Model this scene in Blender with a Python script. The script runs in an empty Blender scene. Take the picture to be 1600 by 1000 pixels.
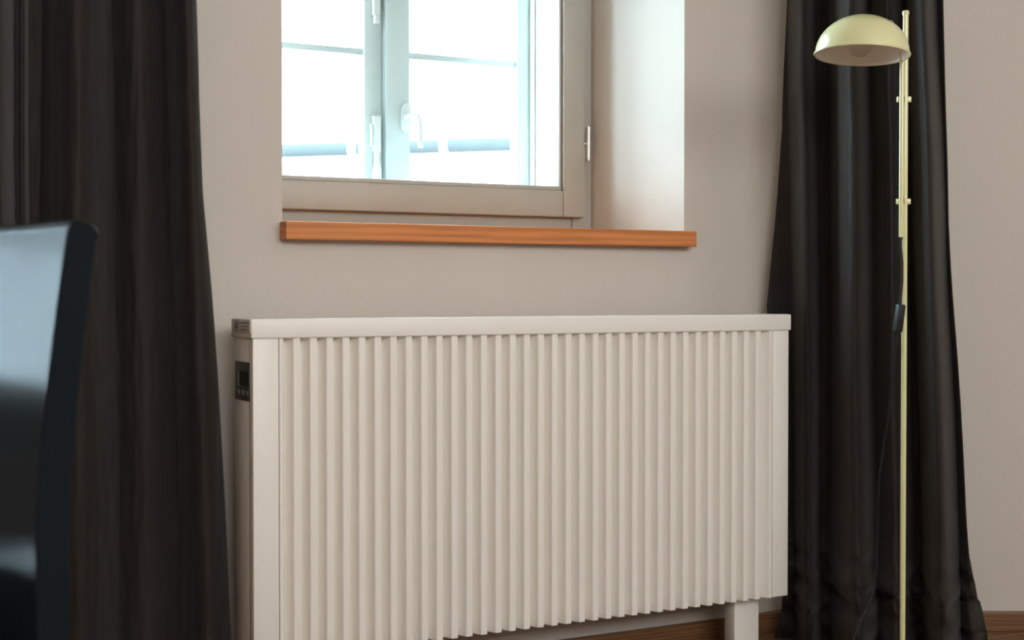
import bpy, bmesh, math, random
from mathutils import Vector, Matrix, noise

# ------------------------------------------------------------------ scene, camera, light
scene = bpy.context.scene
C = scene.collection
random.seed(4)
rad = math.radians

CAM_H = 0.80
F = 50.0 / 36.0 * 1600.0
YAW = rad(28.45)
PITCH = math.atan(42.0 / F)
cam_data = bpy.data.cameras.new('camera')
cam = bpy.data.objects.new('camera', cam_data)
C.objects.link(cam)
cam.location = (0, 0, CAM_H)
cam.rotation_euler = (math.pi / 2 - PITCH, 0, -YAW)
cam_data.lens = 50
cam_data.sensor_width = 36
cam_data.clip_start = 0.05
cam_data.dof.use_dof = True
cam_data.dof.focus_distance = 2.85
cam_data.dof.aperture_fstop = 5.6
scene.camera = cam

scene.view_settings.view_transform = 'Standard'
scene.view_settings.look = 'None'
scene.view_settings.exposure = 0.55
scene.view_settings.gamma = 1.0
scene.view_settings.use_curve_mapping = False
scene.cycles.use_denoising = True
scene.cycles.caustics_reflective = False
scene.cycles.caustics_refractive = False
scene.cycles.sample_clamp_indirect = 8.0
scene.cycles.max_bounces = 12
scene.cycles.diffuse_bounces = 6

SKY_STRENGTH = 20.5
world = bpy.data.worlds.new('overcast_sky')
scene.world = world
world.use_nodes = True
bg = world.node_tree.nodes['Background']
bg.inputs['Color'].default_value = (0.68, 0.855, 1.0, 1)
bg.inputs['Strength'].default_value = SKY_STRENGTH


def area_light(name, loc, rot, sx, sy, power, color=(1, 1, 1), portal=False):
    d = bpy.data.lights.new(name, 'AREA')
    d.shape = 'RECTANGLE'
    d.size = sx
    d.size_y = sy
    d.energy = power
    d.color = color
    if portal:
        d.cycles.is_portal = True
    o = bpy.data.objects.new(name, d)
    C.objects.link(o)
    o.location = loc
    o.rotation_euler = rot
    return o


# added area lights for room fill, in unseen closed niches (right wall, rear wall)
RIGHT_W, REAR_W = 5, 62
area_light('fill_right_niche', (3.66, -0.2, 1.62), (0, rad(90), 0), 1.5, 1.55, RIGHT_W, (0.98, 0.98, 0.97))
area_light('fill_rear_niche', (0.95, -1.94, 1.97), (rad(90), 0, 0), 3.4, 1.0, REAR_W, (1.0, 0.99, 0.98))
# portals that guide the sky light through the two casement windows
area_light('sky_portal_window_1', (1.387, 3.34, 1.55), (rad(-90), 0, 0), 0.95, 1.25, 1, portal=True)
area_light('sky_portal_window_2', (-0.863, 3.34, 1.3), (rad(-90), 0, 0), 0.95, 1.75, 1, portal=True)

# ------------------------------------------------------------------ projection helpers (pixel of the 1600x1000 frame -> point at a real depth)
_r = Vector((math.cos(YAW), -math.sin(YAW), 0))
_f = Vector((math.sin(YAW) * math.cos(PITCH), math.cos(YAW) * math.cos(PITCH), -math.sin(PITCH)))
_u = Vector((math.sin(YAW) * math.sin(PITCH), math.cos(YAW) * math.sin(PITCH), math.cos(PITCH)))
_fh = Vector((math.sin(YAW), math.cos(YAW), 0))
_c = Vector((0, 0, CAM_H))


def ray(x, y):
    return _f + _r * ((x - 800) / F) - _u * ((y - 500) / F)


def on_d(x, y, d):
    v = ray(x, y)
    return _c + v * (d / v.y)


def on_u(x, y, u):
    v = ray(x, y)
    return _c + v * (u / v.x)


def on_z(x, y, Z):
    v = ray(x, y)
    return _c + v * (Z / v.dot(_fh))


# ------------------------------------------------------------------ materials
def new_mat(name):
    m = bpy.data.materials.new(name)
    m.use_nodes = True
    nt = m.node_tree
    b = nt.nodes['Principled BSDF']
    return m, nt, b


def simple(name, color, rough=0.5, metallic=0.0, coat=0.0, noise_scale=0, noise_amt=0.0, bump=0.0, bump_scale=200, sheen=0.0, spec=0.5):
    m, nt, b = new_mat(name)
    b.inputs['Base Color'].default_value = (*color, 1)
    b.inputs['Roughness'].default_value = rough
    b.inputs['Metallic'].default_value = metallic
    b.inputs['Coat Weight'].default_value = coat
    b.inputs['Specular IOR Level'].default_value = spec
    if sheen:
        b.inputs['Sheen Weight'].default_value = sheen
        b.inputs['Sheen Roughness'].default_value = 0.4
    tc = nt.nodes.new('ShaderNodeTexCoord')
    if noise_scale:
        n = nt.nodes.new('ShaderNodeTexNoise')
        n.inputs['Scale'].default_value = noise_scale
        n.inputs['Detail'].default_value = 4
        nt.links.new(tc.outputs['Object'], n.inputs['Vector'])
        mr = nt.nodes.new('ShaderNodeMapRange')
        mr.inputs['To Min'].default_value = 1 - noise_amt
        mr.inputs['To Max'].default_value = 1 + noise_amt
        nt.links.new(n.outputs['Fac'], mr.inputs['Value'])
        mx = nt.nodes.new('ShaderNodeVectorMath')
        mx.operation = 'SCALE'
        mx.inputs[0].default_value = color
        nt.links.new(mr.outputs['Result'], mx.inputs['Scale'])
        nt.links.new(mx.outputs['Vector'], b.inputs['Base Color'])
    if bump:
        n2 = nt.nodes.new('ShaderNodeTexNoise')
        n2.inputs['Scale'].default_value = bump_scale
        n2.inputs['Detail'].default_value = 3
        nt.links.new(tc.outputs['Object'], n2.inputs['Vector'])
        bp = nt.nodes.new('ShaderNodeBump')
        bp.inputs['Strength'].default_value = bump
        bp.inputs['Distance'].default_value = 0.002
        nt.links.new(n2.outputs['Fac'], bp.inputs['Height'])
        nt.links.new(bp.outputs['Normal'], b.inputs['Normal'])
    return m


def wood(name, dark, light, scale=(2.0, 30.0, 30.0), rough=0.4, coat=0.0):
    m, nt, b = new_mat(name)
    tc = nt.nodes.new('ShaderNodeTexCoord')
    mp = nt.nodes.new('ShaderNodeMapping')
    mp.inputs['Scale'].default_value = scale
    nt.links.new(tc.outputs['Object'], mp.inputs['Vector'])
    n = nt.nodes.new('ShaderNodeTexNoise')
    n.inputs['Scale'].default_value = 1.6
    n.inputs['Detail'].default_value = 6
    n.inputs['Distortion'].default_value = 1.2
    nt.links.new(mp.outputs['Vector'], n.inputs['Vector'])
    w = nt.nodes.new('ShaderNodeTexWave')
    w.inputs['Scale'].default_value = 0.9
    w.inputs['Distortion'].default_value = 7.0
    w.inputs['Detail'].default_value = 3
    w.bands_direction = 'Z'
    nt.links.new(mp.outputs['Vector'], w.inputs['Vector'])
    ad = nt.nodes.new('ShaderNodeMath')
    ad.operation = 'MULTIPLY_ADD'
    ad.inputs[1].default_value = 0.45
    nt.links.new(w.outputs['Fac'], ad.inputs[0])
    nt.links.new(n.outputs['Fac'], ad.inputs[2])
    cr = nt.nodes.new('ShaderNodeValToRGB')
    cr.color_ramp.elements[0].position = 0.25
    cr.color_ramp.elements[0].color = (*dark, 1)
    cr.color_ramp.elements[1].position = 0.95
    cr.color_ramp.elements[1].color = (*light, 1)
    nt.links.new(ad.outputs[0], cr.inputs['Fac'])
    nt.links.new(cr.outputs['Color'], b.inputs['Base Color'])
    b.inputs['Roughness'].default_value = rough
    b.inputs['Coat Weight'].default_value = coat
    return m


def glass_pane(name, tint=(0.97, 0.99, 0.985)):
    m = bpy.data.materials.new(name)
    m.use_nodes = True
    nt = m.node_tree
    nt.nodes.clear()
    out = nt.nodes.new('ShaderNodeOutputMaterial')
    tr = nt.nodes.new('ShaderNodeBsdfTransparent')
    tr.inputs['Color'].default_value = (*tint, 1)
    gl = nt.nodes.new('ShaderNodeBsdfGlossy')
    gl.inputs['Roughness'].default_value = 0.02
    lw = nt.nodes.new('ShaderNodeLayerWeight')
    lw.inputs['Blend'].default_value = 0.5
    pw = nt.nodes.new('ShaderNodeMath')
    pw.operation = 'POWER'
    pw.inputs[1].default_value = 5.0
    nt.links.new(lw.outputs['Facing'], pw.inputs[0])
    fr = nt.nodes.new('ShaderNodeMath')
    fr.operation = 'MULTIPLY_ADD'
    fr.inputs[1].default_value = 0.95
    fr.inputs[2].default_value = 0.010
    nt.links.new(pw.outputs[0], fr.inputs[0])
    mx = nt.nodes.new('ShaderNodeMixShader')
    nt.links.new(fr.outputs[0], mx.inputs[0])
    nt.links.new(tr.outputs[0], mx.inputs[1])
    nt.links.new(gl.outputs[0], mx.inputs[2])
    nt.links.new(mx.outputs[0], out.inputs['Surface'])
    return m


M = {}
M['plaster'] = simple('plaster', (0.62, 0.568, 0.51), 0.9, noise_scale=3, noise_amt=0.02, bump=0.25, bump_scale=160)
M['warm_bounce'] = simple('warm_bounce_plaster', (0.66, 0.46, 0.29), 0.9)  # unseen left wall, tinted warm to bounce warm light onto the radiator fins
M['ceiling'] = simple('ceiling_paint', (0.8, 0.78, 0.74), 0.9)
M['enamel'] = simple('radiator_enamel', (0.875, 0.845, 0.79), 0.42, noise_scale=5, noise_amt=0.012)
M['sash'] = simple('greige_paint', (0.405, 0.395, 0.35), 0.45, noise_scale=8, noise_amt=0.03)
M['seam'] = simple('joint_gap', (0.10, 0.09, 0.08), 0.8)
M['casement_paint'] = simple('grey_green_window_paint', (0.47, 0.53, 0.525), 0.4)
M['outer_paint'] = simple('white_window_paint', (0.80, 0.82, 0.80), 0.4)
M['handle_white'] = simple('white_lacquered_metal', (0.60, 0.64, 0.63), 0.45, spec=0.3)
M['metal'] = simple('hinge_metal', (0.72, 0.71, 0.68), 0.35, metallic=0.7)
M['glass'] = glass_pane('window_glass')
M['sill_wood'] = wood('cherry_wood', (0.44, 0.135, 0.034), (0.66, 0.235, 0.066), (2.2, 12, 22), 0.6)
M['base_wood'] = wood('baseboard_wood', (0.10, 0.045, 0.018), (0.22, 0.105, 0.042), (3.0, 30, 40), 0.4)
M['floor_wood'] = wood('floor_oak', (0.12, 0.055, 0.024), (0.25, 0.125, 0.055), (2.0, 26, 26), 0.7)
M['curtain'] = simple('dark_brown_velvet', (0.021, 0.0165, 0.0135), 0.65, noise_scale=20, noise_amt=0.25, bump=0.3, bump_scale=500, sheen=0.17, spec=0.2)
M['lamp'] = simple('pale_yellow_lacquer', (0.70, 0.68, 0.38), 0.22, coat=0.4)
M['shade_inner'] = simple('shade_white_inside', (0.95, 0.91, 0.87), 0.35)
M['black_plastic'] = simple('black_plastic', (0.010, 0.012, 0.014), 0.45, spec=0.3)
M['brass'] = simple('bulb_socket_metal', (0.5, 0.47, 0.4), 0.35, metallic=0.8)
M['chair'] = simple('black_lacquer', (0.010, 0.013, 0.016), 0.14, spec=0.017, noise_scale=6, noise_amt=0.2, bump=0.1, bump_scale=14)
M['leather'] = simple('black_leather', (0.012, 0.012, 0.014), 0.25, coat=0.4)
M['control'] = simple('control_grey', (0.075, 0.075, 0.065), 0.5)
M['display'] = simple('display_dark', (0.035, 0.034, 0.030), 0.6, spec=0.2)
M['mark_light'] = simple('print_light', (0.32, 0.32, 0.28), 0.6)
M['mark_dark'] = simple('print_dark', (0.04, 0.033, 0.026), 0.7)
M['mark_mid'] = simple('print_brown', (0.20, 0.165, 0.13), 0.7)
M['sticker'] = simple('sticker_grey', (0.66, 0.63, 0.58), 0.5)
M['facade'] = simple('pale_rose_render', (0.72, 0.60, 0.54), 0.9, noise_scale=2, noise_amt=0.05)
M['roof'] = simple('bleached_roof', (0.70, 0.70, 0.70), 0.8, noise_scale=3, noise_amt=0.12)
M['zinc'] = simple('zinc_gutter', (0.040, 0.046, 0.047), 0.9, spec=0.05)
M['vent'] = simple('weathered_vent', (0.16, 0.16, 0.155), 0.9, spec=0.1)
M['ground'] = simple('pale_gravel', (0.42, 0.41, 0.39), 0.95, noise_scale=4, noise_amt=0.15)


# ------------------------------------------------------------------ mesh helpers
def finish(name, bm, mat, parent=None, smooth=False, auto=None):
    me = bpy.data.meshes.new(name)
    bmesh.ops.recalc_face_normals(bm, faces=bm.faces)
    bm.to_mesh(me)
    bm.free()
    me.materials.append(mat)
    o = bpy.data.objects.new(name, me)
    C.objects.link(o)
    if smooth:
        for p in me.polygons:
            p.use_smooth = True
        if auto:
            me.set_sharp_from_angle(angle=rad(auto))
    if parent:
        o.parent = parent
    return o


def add_box(bm, lo, hi, mat=None, bevel=0.0, seg=2):
    lo, hi = Vector(lo), Vector(hi)
    vs = [bm.verts.new((x, y, z)) for x in (lo.x, hi.x) for y in (lo.y, hi.y) for z in (lo.z, hi.z)]
    q = [(0, 1, 3, 2), (4, 6, 7, 5), (0, 4, 5, 1), (2, 3, 7, 6), (0, 2, 6, 4), (1, 5, 7, 3)]
    fs = [bm.faces.new([vs[i] for i in f]) for f in q]
    allv = vs
    if bevel:
        es = list({e for f in fs for e in f.edges})
        r = bmesh.ops.bevel(bm, geom=es, offset=bevel, segments=seg, profile=0.5, affect='EDGES')
        allv = list({v for v in r['verts']} | {v for v in vs if v.is_valid})
    if mat is not None:
        bmesh.ops.transform(bm, matrix=mat, verts=allv)
    return allv


def box(name, lo, hi, m, parent=None, bevel=0.0, seg=2, mat=None):
    bm = bmesh.new()
    add_box(bm, lo, hi, mat, bevel, seg)
    return finish(name, bm, m, parent, smooth=bevel > 0, auto=40)


def add_prism(bm, pts, z0, z1):
    a = [bm.verts.new((p[0], p[1], z0)) for p in pts]
    b = [bm.verts.new((p[0], p[1], z1)) for p in pts]
    n = len(pts)
    bm.faces.new(a)
    bm.faces.new(b)
    for i in range(n):
        bm.faces.new((a[i], a[(i + 1) % n], b[(i + 1) % n], b[i]))


def add_tube(bm, pts, r, seg=12, caps=True):
    pts = [Vector(p) for p in pts]
    rings = []
    prev = None
    for i, p in enumerate(pts):
        if i == 0:
            t = pts[1] - p
        elif i == len(pts) - 1:
            t = p - pts[i - 1]
        else:
            t = (pts[i + 1] - p).normalized() + (p - pts[i - 1]).normalized()
        t.normalize()
        if prev is None:
            a = t.orthogonal().normalized()
        else:
            a = (prev - t * prev.dot(t)).normalized()
        prev = a
        b = t.cross(a)
        rr = r[i] if isinstance(r, (list, tuple)) else r
        rings.append([bm.verts.new(p + (a * math.cos(k * 2 * math.pi / seg) + b * math.sin(k * 2 * math.pi / seg)) * rr) for k in range(seg)])
    for i in range(len(rings) - 1):
        for k in range(seg):
            bm.faces.new((rings[i][k], rings[i][(k + 1) % seg], rings[i + 1][(k + 1) % seg], rings[i + 1][k]))
    if caps:
        bm.faces.new(rings[0])
        bm.faces.new(rings[-1])


def tube(name, pts, r, m, parent=None, seg=12):
    bm = bmesh.new()
    add_tube(bm, pts, r, seg)
    return finish(name, bm, m, parent, smooth=True, auto=50)


def add_lathe(bm, prof, seg=48, close=False):
    rings = []
    for (r, z) in prof:
        if r < 1e-6:
            rings.append([bm.verts.new((0, 0, z))])
        else:
            rings.append([bm.verts.new((r * math.cos(k * 2 * math.pi / seg), r * math.sin(k * 2 * math.pi / seg), z)) for k in range(seg)])
    idx = list(range(len(rings)))
    pairs = list(zip(idx[:-1], idx[1:]))
    if close:
        pairs.append((idx[-1], idx[0]))
    for i, j in pairs:
        A, B = rings[i], rings[j]
        for k in range(seg):
            k2 = (k + 1) % seg
            if len(A) == 1 and len(B) == 1:
                continue
            if len(A) == 1:
                bm.faces.new((A[0], B[k], B[k2]))
            elif len(B) == 1:
                bm.faces.new((A[k], B[0], A[k2]))
            else:
                bm.faces.new((A[k], B[k], B[k2], A[k2]))


def lathe(name, prof, m, parent=None, seg=48, close=False, auto=50):
    bm = bmesh.new()
    add_lathe(bm, prof, seg, close)
    return finish(name, bm, m, parent, smooth=True, auto=auto)


def empty(name, loc):
    o = bpy.data.objects.new(name, None)
    C.objects.link(o)
    o.location = loc
    o.empty_display_size = 0.05
    return o


def keep(o, root):
    """parent o (built in world coordinates) to an Empty root that is only translated"""
    o.parent = root
    o.matrix_parent_inverse = Matrix.Translation(root.location).inverted()
    return o


def tag(o, label, cat, group=None):
    o['label'] = label
    o['category'] = cat
    if group:
        o['group'] = group
    return o


def struct(o):
    o['kind'] = 'structure'
    return o


# ------------------------------------------------------------------ the room
WALL = 2.66          # inner face of the window wall
FRAME = 2.97         # window frame inside the reveal
OUT = 3.31           # outer face of the wall
CEIL = 2.62
# window openings: front edges, back edges
W1 = dict(fl=0.931, fr=1.886, bl=0.934, br=1.838)
DX2 = -2.25
Z_SILL2 = 0.58
W2 = {k: v + DX2 for k, v in W1.items()}
Z_SILL = 0.90        # bottom of the masonry opening
Z_HEAD = 2.16
XL, XR = -2.6, 3.42
YB = -1.70
CORNER = on_z(1440, 500, 3.36)
fx, fy = CORNER.x, CORNER.y
face_end = Vector((fx, fy, 0)) + _r * 1.3

bm = bmesh.new()
# piers as footprints
add_prism(bm, [(XL, WALL), (W2['fl'], WALL), (W2['bl'], FRAME), (W2['bl'], OUT), (XL, OUT)], 0, CEIL)
add_prism(bm, [(W2['fr'], WALL), (W1['fl'], WALL), (W1['bl'], FRAME), (W1['bl'], OUT), (W2['br'], OUT), (W2['br'], FRAME)], 0, CEIL)
add_prism(bm, [(W1['fr'], WALL), (fx + 0.02, WALL), (fx + 0.02, OUT), (W1['br'], OUT), (W1['br'], FRAME)], 0, CEIL)
for W, zsill in ((W1, Z_SILL), (W2, Z_SILL2)):
    foot = [(W['fl'], WALL), (W['fr'], WALL), (W['br'], FRAME), (W['br'], OUT), (W['bl'], OUT), (W['bl'], FRAME)]
    add_prism(bm, foot, 0, zsill)
    add_prism(bm, foot, Z_HEAD, CEIL)
struct(finish('wall_back', bm, M['plaster']))

# canted wall to the right of the curtain
bm = bmesh.new()
e = face_end
bk = Vector((fx, fy, 0)) + Vector((0.0, OUT - fy, 0))
add_prism(bm, [(fx, fy), (e.x, e.y), (e.x + 0.25, OUT), (fx, OUT)], 0, CEIL)
struct(finish('wall_canted', bm, M['plaster']))

# right wall and rear wall, each with an added recess for a fill light
bm = bmesh.new()
yr = OUT
RW = (-1.0, 0.6, 0.85, 2.38)  # y0,y1,z0,z1
add_box(bm, (XR, YB, 0), (XR + 0.25, RW[0], CEIL))
add_box(bm, (XR, RW[1], 0), (XR + 0.25, yr, CEIL))
add_box(bm, (XR, RW[0], 0), (XR + 0.25, RW[1], RW[2]))
add_box(bm, (XR, RW[0], RW[3]), (XR + 0.25, RW[1], CEIL))
struct(finish('wall_right', bm, M['plaster']))
bm = bmesh.new()
BW = (-0.8, 2.7, 1.42, 2.52)
add_box(bm, (XL, YB - 0.25, 0), (BW[0], YB, CEIL))
add_box(bm, (BW[1], YB - 0.25, 0), (XR, YB, CEIL))
add_box(bm, (BW[0], YB - 0.25, 0), (BW[1], YB, BW[2]))
add_box(bm, (BW[0], YB - 0.25, BW[3]), (BW[1], YB, CEIL))
struct(finish('wall_rear', bm, M['plaster']))
# opaque painted panels in window-like frames, closing the recesses behind the added lights
w3 = struct(empty('fill_niche_right', (XR + 0.25, -0.2, RW[2])))
keep(box('pane', (XR + 0.25, RW[0] + 0.05, RW[2] + 0.05), (XR + 0.26, RW[1] - 0.05, RW[3] - 0.05), M['casement_paint']), w3)  # opaque backing of the right fill light, no glass
w4 = struct(empty('fill_niche_rear', (0.95, YB - 0.25, BW[2])))
keep(box('pane', (BW[0] + 0.05, YB - 0.26, BW[2] + 0.05), (BW[1] - 0.05, YB - 0.25, BW[3] - 0.05), M['casement_paint']), w4)  # opaque backing of the rear fill light, no glass
for root, mk in ((w3, lambda a0, a1, z0, z1: box('frame', (XR + 0.22, a0, z0), (XR + 0.27, a1, z1), M['outer_paint'])),
                 (w4, lambda a0, a1, z0, z1: box('frame', (a0, YB - 0.27, z0), (a1, YB - 0.22, z1), M['outer_paint']))):
    o0, o1, q0, q1 = RW if root is w3 else BW
    for args in ((o0, o0 + 0.05, q0, q1), (o1 - 0.05, o1, q0, q1), (o0 + 0.05, o1 - 0.05, q0, q0 + 0.05), (o0 + 0.05, o1 - 0.05, q1 - 0.05, q1)):
        keep(mk(*args), root)
struct(box('wall_left', (XL - 0.2, YB - 0.25, 0), (XL, OUT, CEIL), M['warm_bounce']))
struct(box('ceiling', (XL - 0.2, YB - 0.25, CEIL), (XR + 0.25, OUT, CEIL + 0.2), M['ceiling']))

# floor: a slab with oak boards laid on it
floor = struct(box('floor', (XL - 0.2, YB - 0.25, -0.2), (XR + 0.25, OUT, -0.018), M['seam']))
bw, bl = 0.145, 2.02
bm = bmesh.new()
add_box(bm, (0, 0, -0.018), (bl - 0.002, bw - 0.002, 0.0), None, 0.0012, 1)
first = finish('floor_board', bm, M['floor_wood'])
bme = first.data
k = 0
y = YB
row = 0
while y + bw <= WALL + 0.001:
    x = XL - (row * 0.67 % bl)
    while x < XR:
        o = first if k == 0 else bpy.data.objects.new('floor_board', bme)
        if k:
            C.objects.link(o)
        o.location = (max(x, XL), y, 0)
        o.parent = floor
        if x < XL or x + bl > XR:      # cut boards at the room's ends
            o.scale.x = (min(x + bl, XR) - max(x, XL)) / bl
        k += 1
        x += bl
    y += bw
    row += 1

# baseboards
BH = 0.047
bm = bmesh.new()
add_box(bm, (XL, WALL - 0.016, 0), (fx - 0.002, WALL, BH), None, 0.003, 2)
struct(finish('baseboard_back', bm, M['base_wood']))
L = (Vector((e.x, e.y)) - Vector((fx, fy))).length
mt = Matrix.Translation((fx, fy, 0)) @ Matrix.Rotation(-YAW, 4, 'Z')
bm = bmesh.new()
add_box(bm, (0, -0.016, 0), (L, 0, BH), None, 0.003, 2)
ob = struct(finish('baseboard_right', bm, M['base_wood']))
ob.matrix_world = mt

# ------------------------------------------------------------------ casement window (inner sash, outer pair of casements)
def build_window(name):
    root = empty(name, (1.36, FRAME, Z_SILL))
    struct(root)

    def P(o):
        return keep(o, root)
    zs = 0.905                         # lower edge of the fixed frame
    zt = Z_HEAD
    sash_r = on_d(913, 340, FRAME - 0.012).x
    sb = on_d(913, 340, FRAME - 0.012).z
    gl_r = on_d(879, 300, FRAME - 0.012).x
    gl_b = on_d(879, 298, FRAME - 0.012).z
    left = W1['bl']
    sash_l = left + (W1['br'] - sash_r)
    gl_l = sash_l + (sash_r - gl_r)
    # fixed frame
    bm = bmesh.new()
    y0, y1 = FRAME + 0.012, FRAME + 0.075
    add_box(bm, (sash_r - 0.02, y0, zs), (W1['br'], y1, zt), None, 0.002, 1)
    add_box(bm, (left, y0, zs), (sash_l + 0.02, y1, zt), None, 0.002, 1)
    add_box(bm, (sash_l + 0.02, y0 + 0.003, zs), (sash_r - 0.02, y1, sb + 0.02), None, 0.002, 1)
    add_box(bm, (sash_l + 0.02, y0 + 0.003, zt - 0.07), (sash_r - 0.02, y1, zt), None, 0.002, 1)
    P(finish('frame', bm, M['sash'], smooth=True, auto=40))
    # sash
    sy0, sy1 = FRAME - 0.014, FRAME + 0.045
    top = zt - 0.05
    P(box('sash_stile', (gl_r + 0.002, sy0, sb), (sash_r, sy1, top), M['sash'], bevel=0.0025))
    P(box('sash_stile', (sash_l, sy0, sb), (gl_l - 0.002, sy1, top), M['sash'], bevel=0.0025))
    P(box('sash_rail', (gl_l - 0.0015, sy0 + 0.0005, sb), (gl_r + 0.0015, sy1, gl_b), M['sash'], bevel=0.0025))
    P(box('sash_rail', (gl_l - 0.0015, sy0 + 0.0005, top - (gl_b - sb)), (gl_r + 0.0015, sy1, top), M['sash'], bevel=0.0025))
    # glazing beads
    bd = 0.011
    bm = bmesh.new()
    gy = sy0 + 0.006
    gt = top - (gl_b - sb)
    add_box(bm, (gl_l, gy, gl_b), (gl_r, sy1 - 0.01, gl_b + bd), None, 0.003, 2)
    add_box(bm, (gl_l, gy, gt - bd), (gl_r, sy1 - 0.01, gt), None, 0.003, 2)
    add_box(bm, (gl_r - 0.007, gy, gl_b), (gl_r, sy1 - 0.01, gt), None, 0.003, 2)
    add_box(bm, (gl_l, gy, gl_b), (gl_l + 0.007, sy1 - 0.01, gt), None, 0.003, 2)
    P(finish('glazing_bead', bm, M['sash'], smooth=True, auto=40))
    P(box('pane', (gl_l, FRAME + 0.016, gl_b), (gl_r, FRAME + 0.020, gt), M['glass']))
    # hinges between sash and frame
    for (ya, yb) in ((198, 251), (-420, -367)):
        a = on_d(919.5, ya, FRAME - 0.014)
        b = on_d(919.5, yb, FRAME - 0.014)
        bm = bmesh.new()
        add_tube(bm, [(a.x, a.y, a.z - 0.002), (a.x, a.y, b.z + 0.002)], 0.0055, 12)
        add_tube(bm, [(a.x, a.y, a.z), (a.x, a.y, a.z - 0.003)], 0.0045, 12)
        add_tube(bm, [(a.x, a.y, b.z + 0.003), (a.x, a.y, b.z)], 0.0045, 12)
        h = P(finish('hinge', bm, M['metal'], smooth=True, auto=50))
        zc = (a.z + b.z) / 2
        pin = tube('hinge_pin', [(a.x - 0.012, a.y + 0.004, zc), (a.x - 0.004, a.y, zc)], 0.0022, M['metal'], seg=8)
        pin.parent = h
    # lining of the box between the two windows
    D2 = 3.22
    lr = on_d(833, 200, D2).x
    ll = 2 * 1.387 - lr
    bm = bmesh.new()
    zlo = 1.012
    add_box(bm, (lr, FRAME + 0.076, zlo), (W1['br'] - 0.0005, D2 - 0.012, zt - 0.002), None, 0.001, 1)
    add_box(bm, (left + 0.0005, FRAME + 0.076, zlo), (ll, D2 - 0.012, zt - 0.002), None, 0.001, 1)
    add_box(bm, (left + 0.0005, FRAME + 0.076, zlo - 0.02), (W1['br'] - 0.0005, D2 + 0.08, zlo), None, 0.001, 1)
    add_box(bm, (lr - 0.012, D2 - 0.012, zlo), (lr, D2 - 0.002, zt - 0.002), None, 0.002, 1)
    P(finish('box_lining', bm, M['outer_paint']))
    # masonry plug under the box is part of the wall; outer frame
    bm = bmesh.new()
    add_box(bm, (lr - 0.004, D2 - 0.002, zlo), (W1['br'] - 0.0005, D2 + 0.06, zt - 0.002), None, 0.002, 1)
    add_box(bm, (left + 0.0005, D2 - 0.002, zlo), (ll + 0.004, D2 + 0.06, zt - 0.002), None, 0.002, 1)
    add_box(bm, (ll, D2 + 0.0, zt - 0.06), (lr, D2 + 0.06, zt - 0.002), None, 0.002, 1)
    P(finish('outer_frame', bm, M['casement_paint']))
    # two outer casements
    zb0, zb1 = zlo + 0.004, 1.052
    zt0, zt1 = zt - 0.115, zt - 0.062
    bar_z = on_d(642, 86, D2).z
    x570, x599, x641, x808 = (on_d(v, 150, D2).x for v in (570, 599, 641, 808))

    def casement(xa, xb, ga, gb, dy):
        bm = bmesh.new()
        ya, yb = D2 + dy, D2 + dy + 0.04
        for (p, q) in ((xa, ga), (gb, xb)):
            add_box(bm, (p, ya, zb0), (q, yb, zt1), None, 0.004, 2)
        add_box(bm, (ga, ya + 0.001, zb0), (gb, yb, zb1), None, 0.004, 2)
        add_box(bm, (ga, ya + 0.001, zt0), (gb, yb, zt1), None, 0.004, 2)
        c = P(finish('outer_casement', bm, M['casement_paint'], smooth=True, auto=40))
        bm = bmesh.new()
        add_box(bm, (ga, ya + 0.008, bar_z - 0.0085), (gb, yb - 0.004, bar_z + 0.0085), None, 0.003, 2)
        g = finish('glazing_bar', bm, M['casement_paint'], c, smooth=True, auto=40)
        for (p, q) in ((zb1, bar_z), (bar_z, zt0)):
            finish_box = box('pane', (ga, D2 + dy + 0.02, p), (gb, D2 + dy + 0.023, q), M['glass'], c)
        return c
    cl = casement(ll + 0.004, x599 - 0.001, ll + 0.046, x570, 0.004)
    cr_ = casement(x599, lr - 0.004, x641, x808, 0.0)
    # cover moulding on the meeting stile
    mid = (x599 + x641) / 2
    bm = bmesh.new()
    add_box(bm, (x599 + 0.001, D2 - 0.012, zb0 + 0.01), (x641 - 0.006, D2, zt1 - 0.01), None, 0.005, 2)
    c1 = finish('cover_strip', bm, M['casement_paint'], cr_, smooth=True, auto=40)
    # espagnolette rods on the left casement
    ex = on_d(587, 100, D2).x
    zA = on_d(587, 25, D2).z
    zB0, zB1 = on_d(587, 270, D2).z, on_d(587, 182, D2).z
    yy = D2 - 0.004
    bm = bmesh.new()
    add_box(bm, (ex - 0.009, yy - 0.006, zA), (ex + 0.009, yy + 0.008, zt1 - 0.05), None, 0.002, 1)
    add_box(bm, (ex - 0.007, yy - 0.009, zA - 0.02), (ex + 0.007, yy + 0.008, zA), None, 0.003, 2)
    finish('espagnolette_rod', bm, M['handle_white'], cl, smooth=True, auto=40)
    bm = bmesh.new()
    h = zB1 - zB0
    prof = [(0.0, 0.010), (0.16, 0.010), (0.28, 0.005), (0.44, 0.005), (0.46, 0.009), (0.80, 0.008), (1.0, 0.010)]
    for (t0, w0), (t1, w1) in zip(prof[:-1], prof[1:]):
        vs = []
        for (t, w) in ((t0, w0), (t1, w1)):
            for (sx, sy) in ((-1, -1), (1, -1), (1, 1), (-1, 1)):
                vs.append(bm.verts.new((ex + sx * w, yy + sy * 0.007, zB0 - 0.02 + t * (h + 0.02))))
        for i in range(4):
            bm.faces.new((vs[i], vs[(i + 1) % 4], vs[4 + (i + 1) % 4], vs[4 + i]))
        bm.faces.new(vs[0:4])
        bm.faces.new(vs[4:8])
    add_box(bm, (ex - 0.015, yy - 0.004, zB0 + 0.46 * h), (ex - 0.009, yy + 0.008, zB0 + 0.86 * h), None, 0.001, 1)
    finish('espagnolette_rod', bm, M['handle_white'], cl)
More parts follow.
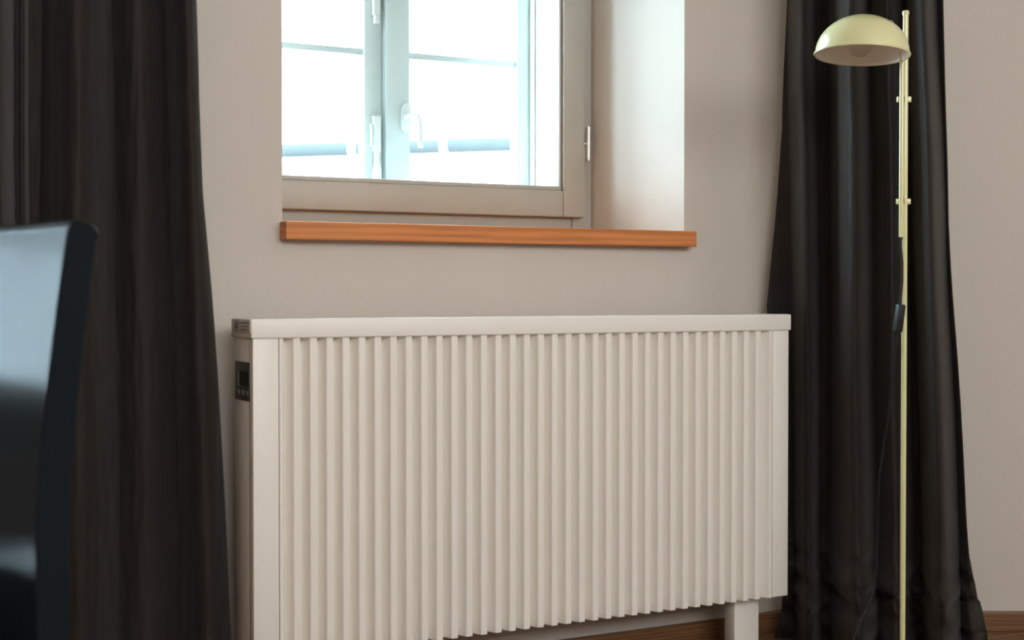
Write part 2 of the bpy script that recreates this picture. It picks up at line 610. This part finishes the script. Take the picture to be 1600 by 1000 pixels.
    # handle: oval plate with two screws, neck and grip
    hc = on_d(633, 185, D2 - 0.012)
    bm = bmesh.new()
    pts = []
    hh = (on_d(633, 162, D2 - 0.012).z - on_d(633, 208, D2 - 0.012).z) / 2
    rr = 0.0125
    for s, cz in ((1, hh - rr), (-1, -(hh - rr))):
        for i in range(9):
            a = (math.pi * i / 8) if s > 0 else (math.pi + math.pi * i / 8)
            pts.append((hc.x + rr * math.cos(a), hc.z + cz + rr * math.sin(a)))
    A = [bm.verts.new((p[0], D2 - 0.013, p[1])) for p in pts]
    B = [bm.verts.new((p[0], D2 - 0.022, p[1])) for p in pts]
    bm.faces.new(A)
    bm.faces.new(B)
    for i in range(len(pts)):
        j = (i + 1) % len(pts)
        bm.faces.new((A[i], A[j], B[j], B[i]))
    hp = finish('handle_plate', bm, M['handle_white'], cr_, smooth=True, auto=40)
    for s in (-1, 1):
        tube('screw', [(hc.x, D2 - 0.0215, hc.z + s * (hh - rr)), (hc.x, D2 - 0.0235, hc.z + s * (hh - rr))], [0.004, 0.003], M['metal'], cr_, seg=10)
    g1 = Vector((hc.x, D2 - 0.022, hc.z + 0.002))
    bm = bmesh.new()
    add_tube(bm, [g1, g1 + Vector((0, -0.022, 0)), g1 + Vector((0.004, -0.034, -0.001)), g1 + Vector((0.012, -0.040, -0.004))], [0.008, 0.0075, 0.007, 0.006], 12)
    add_tube(bm, [g1 + Vector((0.010, -0.040, 0.002)), g1 + Vector((0.015, -0.042, -0.012)), g1 + Vector((0.017, -0.042, -0.045)), g1 + Vector((0.017, -0.042, -0.074)), g1 + Vector((0.017, -0.042, -0.078))], [0.006, 0.0065, 0.0065, 0.007, 0.004], 12)
    finish('handle', bm, M['handle_white'], cr_, smooth=True, auto=50)
    return root


def copy_tree(o, parent=None):
    c = o.copy()
    C.objects.link(c)
    c.parent = parent
    for ch in list(o.children):
        copy_tree(ch, c)
    return c


win1 = build_window('window_1')
win2 = copy_tree(win1)
win2.name = 'window_2'
win2.location.x += DX2
win2.location.z = Z_SILL2
win2.scale.z = (Z_HEAD - Z_SILL2) / (Z_HEAD - Z_SILL)      # the neighbouring window reaches lower
bpy.context.view_layer.update()
for ch in win2.children:
    ch.matrix_parent_inverse = Matrix.Translation((-1.36, -FRAME, -Z_SILL))

# timber sill board
sill_f = 2.623
s_l = on_d(447, 345, sill_f)
s_r = on_d(1089, 361, sill_f)
bm = bmesh.new()
z1, z0 = s_l.z, on_d(447, 373.8, sill_f).z
add_box(bm, (s_l.x, sill_f, z0), (s_r.x, WALL, z1), None, 0.002, 3)
zz = z0 + 0.002
add_prism(bm, [(W1['fl'] + 0.001, WALL - 0.003), (W1['fr'] - 0.001, WALL - 0.003), (W1['br'] - 0.001, FRAME + 0.001), (W1['bl'] + 0.001, FRAME + 0.001)], z0 + 0.004, z1)
o = finish('window_sill', bm, M['sill_wood'])
tag(o, 'reddish cherry wood window sill board projecting below the casement window', 'window sill')
# masonry shelf up to the board
bm = bmesh.new()
for W, zsill, zb in ((W1, Z_SILL, 0.9915), (W2, Z_SILL2, 0.687)):
    add_prism(bm, [(W['fl'], WALL), (W['fr'], WALL), (W['br'], FRAME), (W['br'], FRAME + 0.075), (W['bl'], FRAME + 0.075), (W['bl'], FRAME)], zsill, zsill + 0.0048)
    add_prism(bm, [(W['br'], FRAME + 0.0755), (W['br'], OUT), (W['bl'], OUT), (W['bl'], FRAME + 0.0755)], zsill, zb)
struct(finish('trim_1', bm, M['plaster']))

# ------------------------------------------------------------------ radiator
RF = 2.46
rx0 = on_d(395.5, 700, RF).x
rx1 = on_d(1232, 700, RF).x
rz0 = on_d(1231, 930.5, RF).z
rz1 = on_d(1233, 491, RF - 0.004).z
cap_h = 0.0355
RB = RF + 0.112
FIN_D = 0.0235
edge0 = on_d(443.8, 700, RF).x
edge35 = on_d(1207, 700, RF).x
pitch = (edge35 - edge0) / 35.0
seamL = on_d(436.5, 700, RF).x
rad_root = empty('radiator', ((rx0 + rx1) / 2, (RF + RB) / 2, 0))
tag(rad_root, 'white electric storage radiator with vertical fins standing below the window', 'radiator')


def R(o):
    return keep(o, rad_root)


zt = rz1 - cap_h
bm = bmesh.new()
add_box(bm, (rx0, RF + FIN_D, rz0), (rx1, RB, zt + 0.002), None, 0.002, 2)
R(finish('body', bm, M['enamel'], smooth=True, auto=40))
R(box('end_panel', (rx0, RF, rz0), (seamL - 0.0006, RF + FIN_D + 0.001, zt + 0.001), M['enamel'], bevel=0.0022))
R(box('end_panel', (edge35 + 0.0006, RF, rz0), (rx1, RF + FIN_D + 0.001, zt + 0.001), M['enamel'], bevel=0.0022))
# top cap, overhanging the body
ov = 0.004
bm = bmesh.new()
add_box(bm, (rx0 - ov, RF - ov, zt), (rx1 + ov, RB + ov, rz1), None, 0.003, 3)
cap = R(finish('top_cap', bm, M['enamel'], smooth=True, auto=40))
# fins
fw = 0.0143
hg = (pitch - fw) / 2          # half of the V-shaped groove between two fins
bm = bmesh.new()
r_ = 0.0032
pts = [(-fw - hg, FIN_D + 0.001)]
for i in range(5):
    a = math.pi + (math.pi / 2) * i / 4
    pts.append((-fw + r_ + r_ * math.cos(a), r_ + r_ * math.sin(a)))
r2 = 0.0016
for i in range(4):
    a = 1.5 * math.pi + (math.pi / 2) * i / 3
    pts.append((-r2 + r2 * math.cos(a), r2 + r2 * math.sin(a)))
pts.append((hg, FIN_D + 0.001))
add_prism(bm, pts, rz0, zt + 0.001)
fin0 = finish('fin', bm, M['enamel'], smooth=True, auto=50)
fin_me = fin0.data
for i in range(1, 35):
    o = fin0 if i == 1 else bpy.data.objects.new('fin', fin_me)
    if i > 1:
        C.objects.link(o)
    o.location = (edge0 + pitch * i, RF, 0)
    R(o)
# narrow half fins against the end panels
hf = 0.0115
for foot in ([(seamL + 0.0006, RF + FIN_D), (seamL + 0.0006, RF + 0.001), (seamL + 0.0016, RF), (edge0 - 0.002, RF), (edge0, RF + 0.002), (edge0 + hg, RF + FIN_D)],
             [(edge35 - 0.0006, RF + FIN_D), (edge35 - 0.0006, RF + 0.001), (edge35 - 0.0016, RF), (edge35 - hf + 0.002, RF), (edge35 - hf, RF + 0.0025), (edge35 - fw - hg, RF + FIN_D)]):
    bm = bmesh.new()
    add_prism(bm, foot, rz0, zt + 0.001)
    R(finish('half_fin', bm, M['enamel'], smooth=True, auto=40))
# feet
lx0, lx1 = on_d(1147.5, 960, RF + 0.055).x, on_d(1186, 960, RF + 0.055).x
for (a, b) in ((lx0, lx1), (rx0 + (rx1 - lx1), rx0 + (rx1 - lx0))):
    bm = bmesh.new()
    add_box(bm, (a, RF + 0.055, 0.006), (b, RF + 0.092, rz0 + 0.002), None, 0.003, 2)
    ft = R(finish('foot', bm, M['enamel'], smooth=True, auto=40))
    box('foot_plate', (a - 0.005, RF + 0.035, 0.0), (b + 0.005, RF + 0.11, 0.006), M['enamel'], ft, bevel=0.0015)
# badge on the left end of the cap
sx = rx0 - ov


def side(x, y, u=sx):
    p = on_u(x, y, u)
    return p.y, p.z


def side_box(name, xa, ya, xb, yb, t, m, u, parent, bevel=0.0):
    """a thin plate on the radiator's left end, between two photo points"""
    d0, za = side(xa, ya, u)
    d1, zb = side(xb, yb, u)
    return box(name, (u - t, min(d0, d1), min(za, zb)), (u + 0.0004, max(d0, d1), max(za, zb)), m, parent, bevel=bevel)


badge = R(side_box('badge', 364.5, 497.8, 392, 521, 0.0012, M['sticker'], sx, None, bevel=0.0008))
ub = sx - 0.0012
# logo: an oval ring with a small mark in it
d0, zc = side(369.4, 508.5, ub)
bm = bmesh.new()
ring = [Vector((ub - 0.0002, d0 + 0.0085 * math.cos(a * math.pi / 12), zc + 0.0098 * math.sin(a * math.pi / 12))) for a in range(25)]
add_tube(bm, ring, 0.0006, 6)
finish('logo_ring', bm, M['mark_mid'], badge)
bm = bmesh.new()
for (ya, za, yb, zb) in ((-0.0045, 0.005, -0.0025, -0.004), (0.0025, 0.004, 0.0045, -0.005), (-0.0045, -0.0045, 0.0045, -0.0028)):
    add_box(bm, (ub - 0.0004, d0 + min(ya, yb), zc + min(za, zb)), (ub + 0.0002, d0 + max(ya, yb), zc + max(za, zb)))
finish('logo_mark', bm, M['mark_dark'], badge)
# three rows of small print, too fine to read in the photograph
for (xa, xb, yc, words) in ((373, 389.5, 504.8, (0.44, 0.50)), (376, 387.5, 510.3, (0.9,)), (375.2, 387, 515.2, (0.95,))):
    bm = bmesh.new()
    dA, zA = side(xa, yc, ub)
    dB, zB = side(xb, yc, ub)
    n = 16
    random.seed(int(xa * 10))
    for i in range(n):
        t = i / n
        if len(words) == 2 and abs(t - 0.47) < 0.03:
            continue
        dm = dA + (dB - dA) * (t + 0.5 / n)
        hgt = random.choice((0.0010, 0.0012, 0.0016))
        zl = zA + (zB - zA) * t
        hw = abs(dB - dA) / n * 0.36
        add_box(bm, (ub - 0.0002, dm - hw, zl - 0.0010), (ub + 0.0002, dm + hw, zl - 0.0010 + 2 * hgt))
    finish('print_line', bm, M['mark_mid'], badge)
# control unit lower on the left end
ctl = R(side_box('control_unit', 368.2, 563.5, 391, 627.8, 0.0015, M['control'], rx0, None, bevel=0.0006))
uc = rx0 - 0.0015
side_box('display', 374.5, 579, 388.5, 604.5, 0.0006, M['display'], uc, ctl)
side_box('display_bar', 371.4, 580, 373.2, 602.5, 0.0004, M['mark_light'], uc, ctl)
for (xa, ya, xb, yb) in ((371.5, 609, 375, 615.5), (377.8, 609.5, 381.8, 618), (383.8, 610, 388.2, 619)):
    bt = side_box('button', xa, ya, xb, yb, 0.0010, M['control'], uc, ctl, bevel=0.0004)
    d0, z0_ = side((xa + xb) / 2, (ya + yb) / 2, uc - 0.001)
    bm = bmesh.new()
    add_box(bm, (uc - 0.0013, d0 - 0.0045, z0_ - 0.0045), (uc - 0.0008, d0 - 0.003, z0_ + 0.0045))
    add_box(bm, (uc - 0.0013, d0 + 0.003, z0_ - 0.0045), (uc - 0.0008, d0 + 0.0045, z0_ + 0.0045))
    add_box(bm, (uc - 0.0013, d0 - 0.003, z0_ - 0.0012), (uc - 0.0008, d0 + 0.003, z0_ + 0.0003))
    finish('button_symbol', bm, M['mark_light'], bt)

# ------------------------------------------------------------------ curtains
def interp(tab, y):
    if y <= tab[0][0]:
        return tab[0][1]
    for (a, va), (b, vb) in zip(tab[:-1], tab[1:]):
        if y <= b:
            t = (y - a) / (b - a)
            return va + (vb - va) * t
    return tab[-1][1]


def bump(t, sharp):
    """asymmetric rounded fold: steep on the left, long on the right"""
    if t < -1 or t > 1:
        return 0.0
    return (0.5 + 0.5 * math.cos(math.pi * t)) ** sharp


def curtain(name, left_tab, right_tab, ridges, point, ztop, nx, nz, puddle, seed):
    """left/right edge tables are in frame rows; point(px, row, out) gives a world point at the curtain's own depth"""
    bm = bmesh.new()
    rows = []
    rng = seed * 17.3
    for j in range(nz + 1):
        tz = j / nz
        z = ztop * (1 - tz) ** 1.0
        yrow = None
        row = []
        for i in range(nx + 1):
            s = i / nx
            # frame row for this height (used for the measured edge tables)
            yr = 458 + (CAM_H - z) * F / point.Z
            xl, xr = interp(left_tab, yr), interp(right_tab, yr)
            px = xl + (xr - xl) * s
            off = 0.0
            for (ct, cb, wt, wb, amp, sh) in ridges:
                k = min(max((yr + 200) / 1200.0, 0), 1)
                c = ct + (cb - ct) * k
                w = wt + (wb - wt) * k
                off = max(off, amp * bump((px - c) / w, sh))
            nv = noise.noise(Vector((px * 0.02 + rng, z * 1.7, 0.3)))
            off += 0.010 * nv
            off += 0.0022 * noise.noise(Vector((px * 0.12 + rng, z * 14, 1.3)))
            if puddle and z < puddle:
                q = 1 - z / puddle
                cre = noise.noise(Vector((px * 0.022 + rng, z * 18, 7.7)))
                off += 0.05 * math.sin(q * math.pi * 1.05) * (0.6 + 0.8 * cre) + 0.02 * q
                off += 0.03 * abs(noise.noise(Vector((px * 0.03 + rng, z * 26, 3.1)))) * math.sin(q * math.pi)
                off += 0.012 * math.sin(z * 120 + px * 0.05 + 3 * cre) * math.sin(q * math.pi)
            px += 3.0 * noise.noise(Vector((z * 3.1, rng, s * 3)))  # gentle sway
            p = point(px, z, off)
            row.append(bm.verts.new(p))
        rows.append(row)
    for j in range(nz):
        for i in range(nx):
            bm.faces.new((rows[j][i], rows[j][i + 1], rows[j + 1][i + 1], rows[j + 1][i]))
    o = finish(name, bm, M['curtain'], smooth=True)
    so = o.modifiers.new('thickness', 'SOLIDIFY')
    so.thickness = 0.003
    so.offset = 0
    return o


class RightPoint:
    Z = 3.24

    def __call__(self, px, z, off):
        # hangs across the corner: its right side stands further out into the room
        Zc = 3.30 - 0.20 * min(max((px - 1215) / 260.0, 0), 1.2) - off
        q = on_z(px, 458, Zc)
        return Vector((q.x, q.y, z))


class LeftPoint:
    Z = 2.54

    def __call__(self, px, z, off):
        p = on_d(px, 458, 2.60 - off)
        return Vector((p.x, p.y, z))


rl = [(-700, 1240), (0, 1228), (200, 1222), (350, 1209), (480, 1199), (620, 1204), (800, 1216), (900, 1226), (960, 1222), (1030, 1205)]
rr_ = [(-700, 1462), (0, 1470), (200, 1475), (350, 1481), (500, 1492), (650, 1502), (800, 1513), (840, 1517), (900, 1530), (950, 1546), (1030, 1550)]
ridR = [(1250, 1266, 26, 22, 0.09, 1.0), (1322, 1342, 30, 44, 0.15, 0.9), (1380, 1402, 24, 40, 0.11, 1.0),
        (1428, 1480, 24, 34, 0.15, 0.9), (1464, 1524, 14, 22, 0.04, 1.0)]
oc = curtain('curtain', rl, rr_, ridR, RightPoint(), 2.56, 260, 220, 0.27, 1)
tag(oc, 'dark brown floor-length curtain puddling on the floor behind the lamp', 'curtain', 'dark brown curtains')
ll_ = [(-700, -150), (1100, -150)]
lr_ = [(-900, 300), (0, 308), (150, 311), (300, 317), (450, 329), (600, 339), (700, 344), (850, 352), (1000, 359), (1200, 368)]
ridL = [(-95, -95, 50, 50, 0.09, 0.8), (-5, -8, 30, 34, 0.13, 0.5), (38, 34, 12, 12, 0.05, 0.9), (125, 120, 52, 70, 0.10, 0.7),
        (215, 225, 50, 60, 0.035, 1.0), (288, 325, 34, 46, 0.08, 0.55)]
oc = curtain('curtain', ll_, lr_, ridL, LeftPoint(), 2.56, 260, 140, 0.12, 2)
tag(oc, 'dark brown curtain between the black chair and the radiator', 'curtain', 'dark brown curtains')

# ------------------------------------------------------------------ floor lamp
LZ = 2.79
pt = on_z(1415.2, 20, LZ)
px_m = LZ / F
lamp = empty('floor_lamp', (pt.x, pt.y, 0))
tag(lamp, 'slim pale yellow floor lamp with domed shade in front of right curtain', 'floor lamp')
ang = -YAW


def Lp(o):
    o.parent = lamp
    return o


ROT = Matrix.Rotation(-YAW, 4, 'Z')    # lamp's own axes: x to the right, y away


def lv(x, y, z):
    v = ROT @ Vector((x, y, 0))
    return Vector((v.x, v.y, z))


def zrow(y):
    return CAM_H + (458 - y) * px_m


pole_r = 4.3 * px_m
Lp(tube('pole', [lv(0, 0, 0.012), lv(0, 0, zrow(20))], pole_r, M['lamp'], seg=20))
Lp(tube('pole_cap', [lv(0, 0, zrow(25)), lv(0, 0, zrow(19.5)), lv(0, 0, zrow(18.5))], [5.3 * px_m, 5.3 * px_m, 4.3 * px_m], M['lamp'], seg=20))
o = lathe('base', [(0, 0), (0.094, 0), (0.095, 0.002), (0.095, 0.008), (0.093, 0.010), (0.012, 0.012), (0.010, 0.022), (0, 0.022)], M['lamp'])
Lp(o)
# shorter sliding tube beside the pole
t_x, t_y = -6.6 * px_m, -4.5 * px_m
tube_r = 3.7 * px_m
Lp(tube('sliding_tube', [lv(t_x, t_y, zrow(371)), lv(t_x, t_y, zrow(80))], tube_r, M['lamp'], seg=18))
# clips
for yc in (156, 315):
    zc = zrow(yc)
    bm = bmesh.new()
    h = 4.5 * px_m
    add_box(bm, (-12.5 * px_m, -1.0 * px_m, zc - h), (9.5 * px_m, 6.0 * px_m, zc + h), ROT, 0.0012, 2)
    add_box(bm, (-2.9 * px_m, -8.5 * px_m, zc - h), (-1.6 * px_m, 1.0 * px_m, zc + h), ROT, 0.0005, 1)
    c = Lp(finish('clip', bm, M['lamp'], smooth=True, auto=40))
# shade
SR = 72.6 * px_m
SH = 58.5 * px_m
scx = (1340.6 - 1415.2) * px_m
sc_loc = lv(scx, -0.035, zrow(89.5))
tilt = Matrix.Rotation(rad(-3.5), 4, _r)
shade_m = Matrix.Translation(sc_loc) @ Matrix.Rotation(rad(3.2), 4, _fh) @ tilt @ ROT
prof = []
N = 22
for i in range(N + 1):
    a = math.pi / 2 * (1 - i / N)
    prof.append((SR * math.cos(a) * 0.975, SH * math.sin(a)))
prof[0] = (0, SH)
lip = [(SR * 0.985, 0.0006), (SR * 1.0, -0.0008), (SR * 1.003, -0.0028), (SR * 0.992, -0.0045), (SR * 0.972, -0.0040)]
outer = prof + lip
bm = bmesh.new()
add_lathe(bm, outer, 72)
shade = finish('shade', bm, M['lamp'], smooth=True, auto=60)
Lp(shade)
shade.matrix_local = shade_m
inn = []
for i in range(N + 1):
    a = math.pi / 2 * (i / N)
    inn.append((SR * math.cos(a) * 0.955, SH * math.sin(a) * 0.975 - 0.001))
inn[-1] = (0, SH * 0.975 - 0.001)
inn = [(SR * 0.972, -0.0038)] + inn
bm = bmesh.new()
add_lathe(bm, inn, 72)
si = finish('shade_lining', bm, M['shade_inner'], smooth=True)
si.parent = shade
si['label'] = 'white inside of the shade'
# holder arm from the sliding tube into the shade, socket and bulb
bt = shade_m.inverted() @ lv(t_x, t_y, zrow(82))
bm = bmesh.new()
add_tube(bm, [bt + Vector((0, 0, 0.004)), Vector((bt.x, bt.y, 0.022)) * 1.0, Vector((bt.x * 0.86, bt.y * 0.86, 0.034)), Vector((bt.x * 0.8, bt.y * 0.8, 0.046)), Vector((0.05, -0.012, 0.050))], 0.0035, 10)
ho = finish('holder_arm', bm, M['shade_inner'], shade, smooth=True)
bm = bmesh.new()
add_tube(bm, [(0.055, -0.012, 0.053), (0.03, -0.012, 0.037), (0.018, -0.012, 0.030)], [0.014, 0.0145, 0.0145], 20)
finish('socket', bm, M['brass'], shade, smooth=True, auto=50)
gm = glass_pane('bulb_glass', (0.93, 0.92, 0.90))
bprof = [(0.0, -0.054), (0.010, -0.052), (0.019, -0.045), (0.0235, -0.034), (0.0225, -0.022), (0.017, -0.010), (0.013, 0.0), (0.012, 0.006)]
bm = bmesh.new()
add_lathe(bm, bprof, 32)
bmesh.ops.transform(bm, matrix=Matrix.Translation((0.018, -0.012, 0.030)) @ Matrix.Rotation(rad(58), 4, 'Y'), verts=bm.verts)
bulb = finish('bulb', bm, gm, shade, smooth=True)
# cord, switch
zsw = zrow(497)
sw_x = (1405.5 - 1415.2) * px_m
pts = [lv(t_x, t_y, zrow(369)), lv(t_x - 0.0005, t_y, zrow(385)), lv(t_x + 0.002, t_y - 0.001, zrow(410)), lv(t_x + 0.002, t_y - 0.001, zrow(440)), lv(t_x - 0.0005, t_y - 0.002, zrow(465)), lv(sw_x + 0.003, t_y - 0.002, zrow(478))]
Lp(tube('cord', pts, 0.0025, M['black_plastic'], seg=10))
bm = bmesh.new()
hw, hd, hl = 6.0 * px_m, 0.008, 21.5 * px_m
add_box(bm, (-hw, -hd, -hl), (hw, hd, hl), None, 0.003, 3)
for v in bm.verts:      # waisted switch body
    k = 1 - 0.22 * math.exp(-(v.co.z / (hl * 0.45)) ** 2)
    v.co.x *= k
bmesh.ops.transform(bm, matrix=Matrix.Translation(lv(sw_x, t_y - 0.003, zsw)) @ ROT @ Matrix.Rotation(rad(7), 4, 'Y') @ Matrix.Rotation(rad(20), 4, 'Z'), verts=bm.verts)
sw = Lp(finish('cord_switch', bm, M['black_plastic'], smooth=True, auto=40))
bm = bmesh.new()
add_box(bm, (-hw * 0.5, -0.0025, -hl * 0.3), (hw * 0.5, 0.0025, hl * 0.3), None, 0.001, 2)
bmesh.ops.transform(bm, matrix=Matrix.Translation(lv(sw_x, t_y - 0.003, zsw)) @ ROT @ Matrix.Rotation(rad(7), 4, 'Y') @ Matrix.Rotation(rad(20), 4, 'Z') @ Matrix.Translation((0, -hd, 0)), verts=bm.verts)
finish('rocker', bm, M['black_plastic'], sw, smooth=True, auto=40)
low = []
for (x, y, dy) in ((1402, 518, -0.004), (1400, 560, 0.01), (1394, 640, 0.03), (1384, 700, 0.05), (1377, 760, 0.06), (1375, 850, 0.07), (1371, 920, 0.07), (1355, 960, 0.06)):
    k = (LZ + dy) / LZ
    low.append(lv((x - 800) * (LZ + dy) / F - (1415.2 - 800) * px_m, dy, CAM_H + (458 - y) * (LZ + dy) / F))
end = low[-1]
low += [Vector((end.x - 0.03, end.y + 0.0, 0.10)), Vector((end.x - 0.05, end.y - 0.01, 0.02)), Vector((end.x - 0.08, end.y - 0.02, 0.0035)), Vector((end.x - 0.16, end.y - 0.02, 0.0035))]
# smooth the polyline
sm_pts = []
for i in range(len(low) - 1):
    p0, p1, p2, p3 = low[max(i - 1, 0)], low[i], low[i + 1], low[min(i + 2, len(low) - 1)]
    for q in range(5):
        t = q / 5
        sm_pts.append(0.5 * ((2 * p1) + (p2 - p0) * t + (2 * p0 - 5 * p1 + 4 * p2 - p3) * t * t + (3 * p1 - p0 - 3 * p2 + p3) * t ** 3))
sm_pts.append(low[-1])
Lp(tube('cord', sm_pts, 0.0022, M['black_plastic'], seg=8))

# ------------------------------------------------------------------ chair in the left foreground
CZ = 1.30
corner = on_z(108, 342, CZ)
side_v = (-_r * 0.6820 + _fh * 0.7314).normalized()     # along the backrest, away from the camera to the left
back_v = (_r * 0.7314 + _fh * 0.6820).normalized()       # towards the rear of the chair
chair = empty('dining_chair', (corner.x, corner.y, 0))
tag(chair, 'glossy black lacquered dining chair in the left foreground by the curtain', 'chair')
CW = 0.43
ztop_c = corner.z
# profile of the backrest in (rearward, height): front and rear line
zl = [0.44, 0.52, 0.60, 0.66, 0.72, 0.78, 0.82, ztop_c]


def front_off(z):
    t = max(0.0, min(1.0, (z - 0.58) / (ztop_c - 0.58)))
    return -0.0335 + 0.0335 * t ** 1.35


def thick(z):
    t = max(0.0, min(1.0, (z - 0.55) / (ztop_c - 0.55)))
    return 0.033 - 0.003 * t


def cpt(s, b, z):
    v = side_v * s + back_v * b
    return Vector((v.x, v.y, z))


bm = bmesh.new()
NZ, NS = 40, 16
loop = []
zs_ = [0.47 + (ztop_c - 0.47) * i / NZ for i in range(NZ + 1)]
sect = []
bev = 0.007
for z in zs_[:-1]:
    sect.append((front_off(z), z))
zt_ = ztop_c
fo = front_off(zt_)
sect += [(fo - 0.0003, zt_ - bev), (fo + bev * 0.4, zt_ - bev * 0.25), (fo + bev, zt_)]
sect += [(fo + thick(zt_) - 0.007, zt_ - 0.004), (fo + thick(zt_) - 0.001, zt_ - 0.009), (fo + thick(zt_), zt_ - 0.014)]
for z in reversed(zs_[:-2]):
    sect.append((front_off(z) + thick(z), z))
rowsv = []
for k in range(NS + 1):
    s = CW * k / NS
    cv = 0.006 * math.sin(math.pi * k / NS)       # slight curve across
    rowsv.append([bm.verts.new(cpt(s, b + cv, z)) for (b, z) in sect])
n = len(sect)
for k in range(NS):
    for i in range(n):
        j = (i + 1) % n
        bm.faces.new((rowsv[k][i], rowsv[k][j], rowsv[k + 1][j], rowsv[k + 1][i]))
bm.faces.new(rowsv[0])
bm.faces.new(rowsv[-1])
bk_ = finish('backrest', bm, M['chair'], chair, smooth=True, auto=35)
bv = bk_.modifiers.new('soft_edges', 'BEVEL')
bv.width = 0.0022
bv.segments = 3
bv.limit_method = 'ANGLE'
bv.angle_limit = rad(50)
# seat frame, pad and legs
bm = bmesh.new()
mtx = Matrix(((side_v.x, back_v.x, 0, 0), (side_v.y, back_v.y, 0, 0), (0, 0, 1, 0), (0, 0, 0, 1)))
add_box(bm, (0.012, -0.47, 0.40), (CW - 0.012, -0.006, 0.455), mtx, 0.006, 2)
finish('seat_frame', bm, M['chair'], chair, smooth=True, auto=40)
bm = bmesh.new()
add_box(bm, (0.03, -0.475, 0.455), (CW - 0.03, -0.062, 0.520), mtx, 0.022, 5)
finish('seat_pad', bm, M['leather'], chair, smooth=True, auto=60)
for (s, b) in ((0.022, -0.445), (CW - 0.022, -0.445)):
    bm = bmesh.new()
    add_box(bm, (s - 0.019, b - 0.019, 0.0), (s + 0.019, b + 0.019, 0.402), mtx, 0.003, 2)
    finish('leg', bm, M['chair'], chair, smooth=True, auto=40)
for s in (0.019, CW - 0.019):
    bm = bmesh.new()
    prs = [(0.0, 0.045), (0.15, 0.016), (0.30, -0.004), (0.42, -0.010), (0.475, -0.012)]
    rws = []
    for (z, b) in prs:
        w = 0.019
        c0 = b - 0.007
        rws.append([bm.verts.new(mtx @ Vector((s + a * w, c0 + q * 0.015, z))) for (a, q) in ((-1, -1), (1, -1), (1, 1), (-1, 1))])
    for r0, r1 in zip(rws[:-1], rws[1:]):
        for i in range(4):
            bm.faces.new((r0[i], r0[(i + 1) % 4], r1[(i + 1) % 4], r1[i]))
    bm.faces.new(rws[0])
    bm.faces.new(rws[-1])
    finish('leg', bm, M['chair'], chair, smooth=True, auto=40)

# ------------------------------------------------------------------ outside: neighbouring house
gz = -3.0
struct(box('ground_outside', (-40, OUT + 0.02, gz - 0.2), (40, 60, gz), M['ground']))
ZN = 9.0
g1 = on_z(442, 236, ZN * 1.025)
g2 = on_z(800, 225, ZN * 0.978)
gd = (g2 - g1)
gd.z = 0
gd.normalize()
house = empty('neighbouring_house', (g1.x, g1.y, gz))
tag(house, 'pale house with grey gutter and bleached roof seen through the window', 'house')
back = Vector((-gd.y, gd.x, 0))
if back.y < 0:
    back = -back
gzc = g1.z


def hp(a, b, z):
    v = gd * a + back * b
    return Vector((v.x, v.y, z - gz))


gh = 0.045
bm = bmesh.new()
for lo, hi in (((-9, 0.12, gz), (9, 6, gzc - 0.02)),):
    vs = [bm.verts.new(hp(x, y, z)) for x in (lo[0], hi[0]) for y in (lo[1], hi[1]) for z in (lo[2], hi[2])]
    for f in [(0, 1, 3, 2), (4, 6, 7, 5), (0, 4, 5, 1), (2, 3, 7, 6), (0, 2, 6, 4), (1, 5, 7, 3)]:
        bm.faces.new([vs[i] for i in f])
finish('facade', bm, M['facade'], house)
bm = bmesh.new()
A = [hp(-9.2, 0.02, gzc + 0.03), hp(9.2, 0.02, gzc + 0.03), hp(9.2, 3.5, gzc + 2.6), hp(-9.2, 3.5, gzc + 2.6)]
B = [v + Vector((0, 0, -0.12)) for v in A]
a = [bm.verts.new(v) for v in A]
b = [bm.verts.new(v) for v in B]
bm.faces.new(a)
bm.faces.new(b)
for i in range(4):
    bm.faces.new((a[i], a[(i + 1) % 4], b[(i + 1) % 4], b[i]))
finish('roof', bm, M['roof'], house)
gut = tube('gutter', [hp(-9.3, -0.01, gzc), hp(9.3, -0.01, gzc)], gh, M['zinc'], house, seg=16)
for xx in (545, 703, 300, 900):
    pp = on_z(xx, 230, ZN)
    aa = (pp - g1).dot(gd)
    o = tube('gutter_bracket', [hp(aa - 0.022, -0.01, gzc), hp(aa + 0.022, -0.01, gzc)], gh * 1.08, M['roof'], house, seg=16)
for (xx, yy) in ((725, 16), (507, 30), (527, 110)):
    # small vent pipes on the roof slope
    v = ray(xx, yy)
    # intersect with roof plane
    n = (A[1] - A[0]).cross(A[3] - A[0]).normalized()
    P0 = A[0] + Vector((house.location.x, house.location.y, gz))
    t = (P0 - _c).dot(n) / v.dot(n)
    w = _c + v * t - Vector((house.location.x, house.location.y, gz))
    tube('roof_vent', [w - Vector((0, 0, 0.05)), w + Vector((0, 0, 0.05)), w + Vector((0, 0, 0.055))], [0.03, 0.03, 0.02], M['vent'], house, seg=12)
